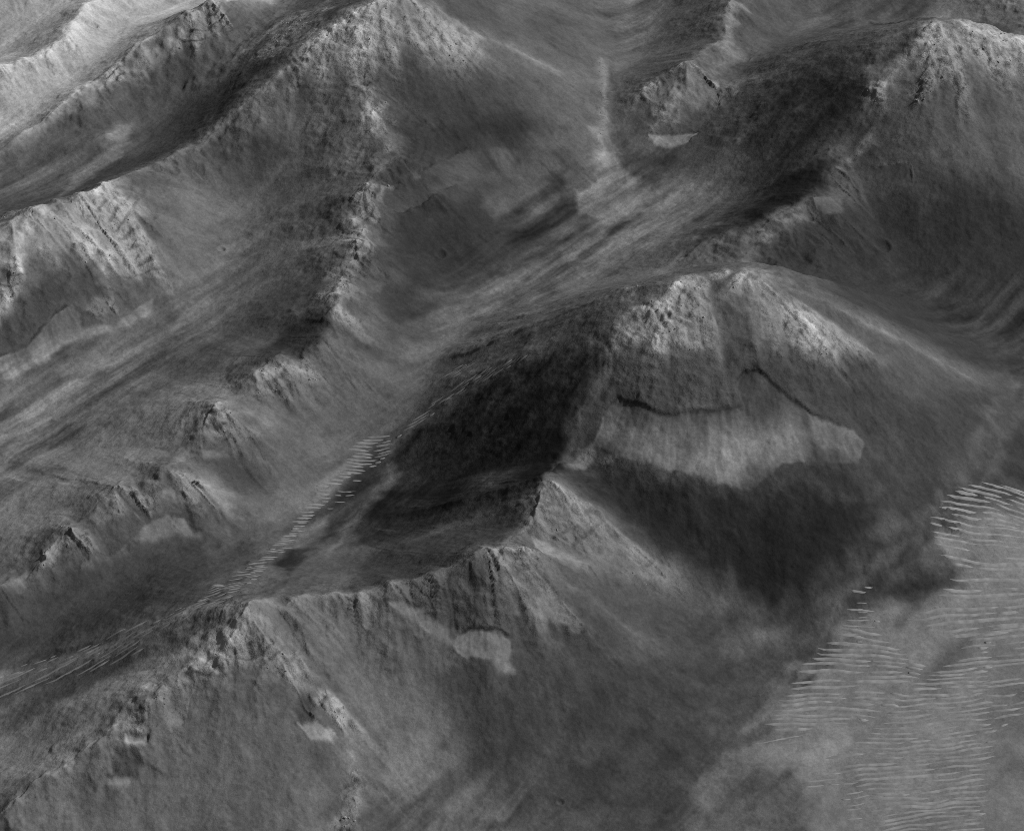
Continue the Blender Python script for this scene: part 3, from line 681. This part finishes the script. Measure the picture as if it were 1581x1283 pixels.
def mesh_from(name, vco, faces, nrm=None, attrs=None, mat=None, smooth=True):
    me = bpy.data.meshes.new(name)
    k = faces.shape[1]
    me.vertices.add(len(vco)); me.vertices.foreach_set('co', np.ascontiguousarray(vco, np.float32).ravel())
    me.loops.add(faces.size); me.loops.foreach_set('vertex_index', faces.astype(np.int32).ravel())
    me.polygons.add(len(faces)); me.polygons.foreach_set('loop_start', np.arange(0, faces.size, k, dtype=np.int32))
    me.update(calc_edges=True)
    me.polygons.foreach_set('use_smooth', np.full(len(faces), smooth))
    for an, av in (attrs or {}).items():
        at = me.attributes.new(an, 'FLOAT', 'POINT'); at.data.foreach_set('value', np.ascontiguousarray(av, np.float32))
    if nrm is not None:
        at = me.attributes.new('custom_normal', 'FLOAT_VECTOR', 'POINT'); at.data.foreach_set('vector', np.ascontiguousarray(nrm, np.float32).ravel())
    if mat: me.materials.append(mat)
    return me

def cut(name, ids, mat):
    m = np.isin(fid, ids)
    if not m.any(): return None
    f = quads[m]; u, inv = np.unique(f, return_inverse=True)
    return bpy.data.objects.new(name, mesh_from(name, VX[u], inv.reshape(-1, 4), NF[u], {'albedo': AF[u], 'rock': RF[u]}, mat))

ground = put(cut('valley_floor', [100], MAT_LAND), None, 'grey streaked valley floor winding between the mountains', 'valley floor', None, 'structure')
sheet = put(cut('sand_sheet', [101], MAT_SAND), None, 'pale rippled sand plain at the lower right', 'sand plain', None, 'structure')
mount = {}
for k, (nm, lb) in NAMES.items():
    o = cut(nm, [k], MAT_LAND)
    if o: mount[k] = put(o, None, lb, 'ridge' if 'ridge' in nm else nm, None, 'structure')
for k, q in enumerate(pieces):
    o = cut(q['name'], [200 + k], MAT_SAND if q['name'] == 'sand_apron' else MAT_LAND)
    if o: put(o, mount.get(q['owner'], ground))
# the land goes on to the horizon
far = 90000.0
n = 24
gxs = np.linspace(-far, far, n)
fv = np.array([(x, y, -14.0) for y in gxs for x in gxs])
ii = np.arange(n * n).reshape(n, n)
ff = np.stack([ii[:-1, :-1], ii[:-1, 1:], ii[1:, 1:], ii[1:, :-1]], -1).reshape(-1, 4)
put(bpy.data.objects.new('ground', mesh_from('ground', fv, ff, None, {'albedo': np.full(n * n, .12), 'rock': np.zeros(n * n)}, MAT_LAND)), None, 'flat grey dust plain reaching to the horizon', 'ground', None, 'structure')
print('land', round(time.time() - T0, 1))

# ------------------------------------------------------------------ sand ripples
def plain_material(name, lo, hi, scale, bump):
    m = bpy.data.materials.new(name); m.use_nodes = True
    t = m.node_tree; N = t.nodes; Lk = t.links
    b = N['Principled BSDF']; b.inputs['Roughness'].default_value = 0.95; b.inputs['Specular IOR Level'].default_value = 0.08
    g = N.new('ShaderNodeNewGeometry')
    n1 = N.new('ShaderNodeTexNoise'); n1.inputs['Scale'].default_value = scale; n1.inputs['Detail'].default_value = 4
    Lk.new(g.outputs['Position'], n1.inputs['Vector'])
    mr = N.new('ShaderNodeMapRange'); mr.inputs[1].default_value = .3; mr.inputs[2].default_value = .7; mr.inputs[3].default_value = lo; mr.inputs[4].default_value = hi
    Lk.new(n1.outputs['Fac'], mr.inputs[0]); Lk.new(mr.outputs[0], b.inputs['Base Color'])
    bp = N.new('ShaderNodeBump'); bp.inputs['Distance'].default_value = bump; Lk.new(n1.outputs['Fac'], bp.inputs['Height']); Lk.new(bp.outputs['Normal'], b.inputs['Normal'])
    return m
MAT_RIPPLE = plain_material('bright_ripple_dust', .165, .29, .06, .4)
MAT_RIPPLE_DIM = plain_material('grey_ripple_dust', .14, .25, .06, .4)
MAT_ROCK = plain_material('pale_bedrock', .16, .34, .3, .6)

# zone outline in the photograph, rise of the ripple lines (pixels per pixel), spacing m, length m, half width m, height m, share kept, on the sand sheet?
ZONES = [
    ([(1180, 1125), (1230, 1040), (1300, 985), (1345, 985), (1430, 1030), (1400, 1085), (1330, 1118), (1210, 1132)], -.02, 14, (50, 190), 5.2, 3.4, .92, 'sheet'),
    ([(1440, 945), (1470, 905), (1581, 865), (1650, 870), (1650, 990), (1500, 996), (1400, 972)], .10, 14, (60, 220), 5.0, 3.2, .88, 'sheet'),
    ([(1405, 1060), (1535, 990), (1535, 1140), (1520, 1300), (1360, 1300), (1340, 1230), (1270, 1175), (1350, 1130)], .12, 12, (60, 200), 4.4, 2.6, .95, 'sheet'),
    ([(1432, 834), (1500, 790), (1581, 778), (1650, 776), (1650, 826), (1480, 842)], .08, 11, (40, 130), 4.2, 2.8, .95, 'sheet'),
    ([(1300, 945), (1345, 930), (1360, 975), (1300, 1000)], .02, 12, (30, 70), 3.0, 1.8, .6, 'sheet'),
    ([(1230, 1195), (1310, 1195), (1340, 1215), (1338, 1290), (1305, 1290), (1300, 1225), (1240, 1225)], .10, 12, (30, 90), 2.8, 1.6, .6, 'sheet'),
    ([(1110, 1165), (1180, 1135), (1270, 1120), (1250, 1150), (1160, 1160)], .12, 18, (40, 90), 2.8, 1.6, .6, 'sheet'),
    ([(522, 728), (545, 690), (560, 676), (604, 670), (602, 700), (582, 722), (540, 735)], .06, 10, (40, 80), 3.8, 2.6, .97, 'floor'),
    ([(440, 822), (480, 760), (522, 726), (545, 728), (510, 772), (470, 815)], .12, 10, (20, 50), 3.6, 2.4, .95, 'floor'),
    ([(600, 682), (690, 600), (760, 566), (835, 545), (760, 582), (690, 622), (620, 672)], .20, 10, (24, 60), 3.4, 2.2, .9, 'floor'),
    ([(668, 590), (715, 562), (742, 558), (700, 586)], .15, 10, (20, 50), 3.4, 2.2, .85, 'floor'),
    ([(-20, 1046), (150, 996), (225, 984), (222, 1006), (60, 1060), (-20, 1084)], .24, 12, (40, 110), 3.4, 1.8, .7, 'floor'),
    ([(500, 790), (540, 740), (560, 740), (540, 780)], .12, 10, (16, 40), 2.2, 1.3, .7, 'floor'),
    ([(1420, 850), (1480, 842), (1650, 828), (1650, 872), (1480, 900), (1440, 890)], .08, 13, (40, 120), 4.2, 2.4, .6, 'sheet'),
    ([(0, 1032), (150, 988), (300, 932), (400, 862), (450, 810), (480, 800), (425, 872), (345, 936), (210, 988), (0, 1052)], .16, 10, (20, 60), 3.2, 2.0, .75, 'floor'),
    ([(926, 96), (938, 96), (938, 214), (928, 214)], -.05, 11, (18, 24), 2.6, 1.5, 1.0, 'floor'),
    ([(1312, 1010), (1326, 930), (1346, 924), (1340, 960), (1326, 1000)], .05, 9, (14, 28), 2.2, 1.3, .8, 'floor'),
    ([(1480, 1000), (1581, 950), (1650, 940), (1650, 1060), (1540, 1130)], .12, 13, (50, 150), 4.2, 2.2, .6, 'sheet'),
]
def in_poly(xy, x, y):
    ins = np.zeros(np.shape(x), bool)
    for k in range(len(xy)):
        p, r = xy[k], xy[(k + 1) % len(xy)]
        if abs(r[1] - p[1]) < 1e-9: continue
        ins ^= ((p[1] > y) != (r[1] > y)) & (x < p[0] + (y - p[1]) * (r[0] - p[0]) / (r[1] - p[1]))
    return ins
ripples = []
for zi, (poly, rise, gap, (l0, l1), hw, ht, keep, where) in enumerate(ZONES):
    xy = hit(poly) if where == 'floor' else at_height(np.array([p[0] for p in poly], float), np.array([p[1] for p in poly], float), np.full(len(poly), 6.0))[:, :2]
    c = xy.mean(0); pc = np.mean(poly, axis=0)
    dd = at_height(np.array([pc[0], pc[0] + 10]), np.array([pc[1], pc[1] - 10 * rise]), np.array([6., 6.]))[:, :2]
    t = dd[1] - dd[0]; t /= np.linalg.norm(t); nn = np.array([-t[1], t[0]])
    la = (xy - c) @ t; lb = (xy - c) @ nn
    for b in np.arange(lb.min(), lb.max(), gap):
        # walk along the row and break every stretch inside the outline into single ripples
        aa_ = np.arange(la.min(), la.max(), 3.0)
        pr = c + aa_[:, None] * t + (b + rng.normal(0, gap * .10)) * nn
        off = (9 if where == 'sheet' else 2) * vnoise(pr[:, 0] / 120, pr[:, 1] / 120, 31) + (4.2 if where == 'sheet' else 2.0) * vnoise(pr[:, 0] / 46, pr[:, 1] / 34, 33)
        pr = pr + off[:, None] * nn
        jag = 10 * vnoise(pr[:, 0] / 30, pr[:, 1] / 18, 35)
        ok = in_poly(xy, pr[:, 0] + jag, pr[:, 1])
        k = 0
        while k < len(aa_):
            if not ok[k]: k += 1; continue
            k1 = k
            lim = int(rng.uniform(l0, l1) * rng.uniform(.7, 1.5) / 3)
            while k1 < len(aa_) and ok[k1] and k1 - k < lim: k1 += 1
            if k1 - k >= 5 and rng.random() < keep:
                n = min(16, max(6, (k1 - k) // 4)); sel = np.linspace(k, k1 - 1, n).astype(int)
                ripples.append(((k1 - k) * 3.0, pr[sel], nn, hw * rng.uniform(.6, .95), ht * rng.uniform(.45, 1.15), where))
            k = k1 + int(rng.integers(0, 3))
def ripple_geometry(p, nn, hw, ht):
    n = len(p); r = np.linspace(0, 1, n)
    tp = np.sqrt(np.clip(4 * r * (1 - r), 0, 1)); tp = np.clip(tp * 1.15, .05, 1)
    A = p + nn * (hw * tp)[:, None]; B = p - nn * (hw * 1.25 * tp)[:, None]; M = p + nn * (hw * .12)
    za, zb, zm = (sample(H, q[:, 0], q[:, 1]) for q in (A, B, M))
    vv = np.concatenate([np.c_[A, za - .6], np.c_[M, zm + ht * tp], np.c_[B, zb - .6]])
    k = np.arange(n - 1)
    f = np.concatenate([np.stack([k, k + n, k + n + 1, k + 1], 1), np.stack([k + n, k + 2 * n, k + 2 * n + 1, k + n + 1], 1)])
    return vv, f[:, ::-1] if np.cross(vv[f[0, 1]] - vv[f[0, 0]], vv[f[0, 2]] - vv[f[0, 0]])[2] < 0 else f
ripples.sort(key=lambda r: -r[0])
rest = {'sheet': [], 'floor': []}
own = {'sheet': sheet, 'floor': ground}
for k, (ln, p, nn, hw, ht, where) in enumerate(ripples):
    vv, f = ripple_geometry(p, nn, hw, ht)
    if k < 300:
        o = bpy.data.objects.new('sand_ripple', mesh_from('sand_ripple', vv, f, None, None, MAT_RIPPLE if where == 'sheet' else MAT_RIPPLE_DIM))
        put(o, own[where])
    else: rest[where].append((vv, f))
for where, lst in rest.items():
    if not lst: continue
    o_ = np.cumsum([0] + [len(a) for a, _ in lst])[:-1]
    o = bpy.data.objects.new('small_ripples', mesh_from('small_ripples', np.concatenate([a for a, _ in lst]), np.concatenate([f + q for (_, f), q in zip(lst, o_)]), None, None, MAT_RIPPLE if where == 'sheet' else MAT_RIPPLE_DIM))
    put(o, own[where], None, None, None, 'stuff')
print('ripples', len(ripples), sum(r[5] == 'sheet' for r in ripples), round(time.time() - T0, 1))

# ------------------------------------------------------------------ blocks of bedrock on the rocky crests
import bmesh
rock_meshes = []
for k in range(8):
    bm = bmesh.new()
    pts = rng.normal(size=(15, 3)); pts /= np.linalg.norm(pts, axis=1, keepdims=True)
    pts *= rng.uniform(.75, 1.1, (15, 1)) * np.array([1.0, rng.uniform(.6, .95), rng.uniform(.55, .9)])
    for p in pts: bm.verts.new(p)
    r = bmesh.ops.convex_hull(bm, input=bm.verts[:])
    bmesh.ops.delete(bm, geom=list({g for g in r['geom_interior'] + r['geom_unused'] if isinstance(g, bmesh.types.BMVert)}), context='VERTS')
    me = bpy.data.meshes.new('rock'); bm.to_mesh(me); bm.free(); me.materials.append(MAT_ROCK); rock_meshes.append(me)
def project(x, y, z):
    dx, dy, dz = x - CAM[0], y - CAM[1], z - CAM[2]
    zc = dy * C - dz * S; yc = dy * S + dz * C
    return PW / 2 * (1 + dx / zc / TANH), PH / 2 - PW / 2 * yc / zc / TANH
ppx, ppy = project(X, Y, H)
want = (rock > .35) & (tone > 78) & (ppx > 5) & (ppx < PW - 5) & (ppy > 5) & (ppy < PH - 5) & (top_id >= 0) & (gx * 0.3 + gy > -.25)
cand = np.flatnonzero(want.ravel())
wt = (rock.ravel()[cand] * (0.2 + (rfb.ravel()[cand] > .15))) ** 2; wt /= wt.sum()
for i in rng.choice(cand, 240, replace=False, p=wt):
    x, y, z = VX[i]; sz = float(rng.lognormal(math.log(2.4), .3))
    o = bpy.data.objects.new('rock', rock_meshes[rng.integers(8)])
    o.location = (x, y, z - sz * .05); o.scale = (sz, sz, sz); o.rotation_euler = (rng.normal(0, .3), rng.normal(0, .3), rng.uniform(0, 6.3))
    put(o, mount.get(int(top_id.ravel()[i]), ground))
print('done', round(time.time() - T0, 1))
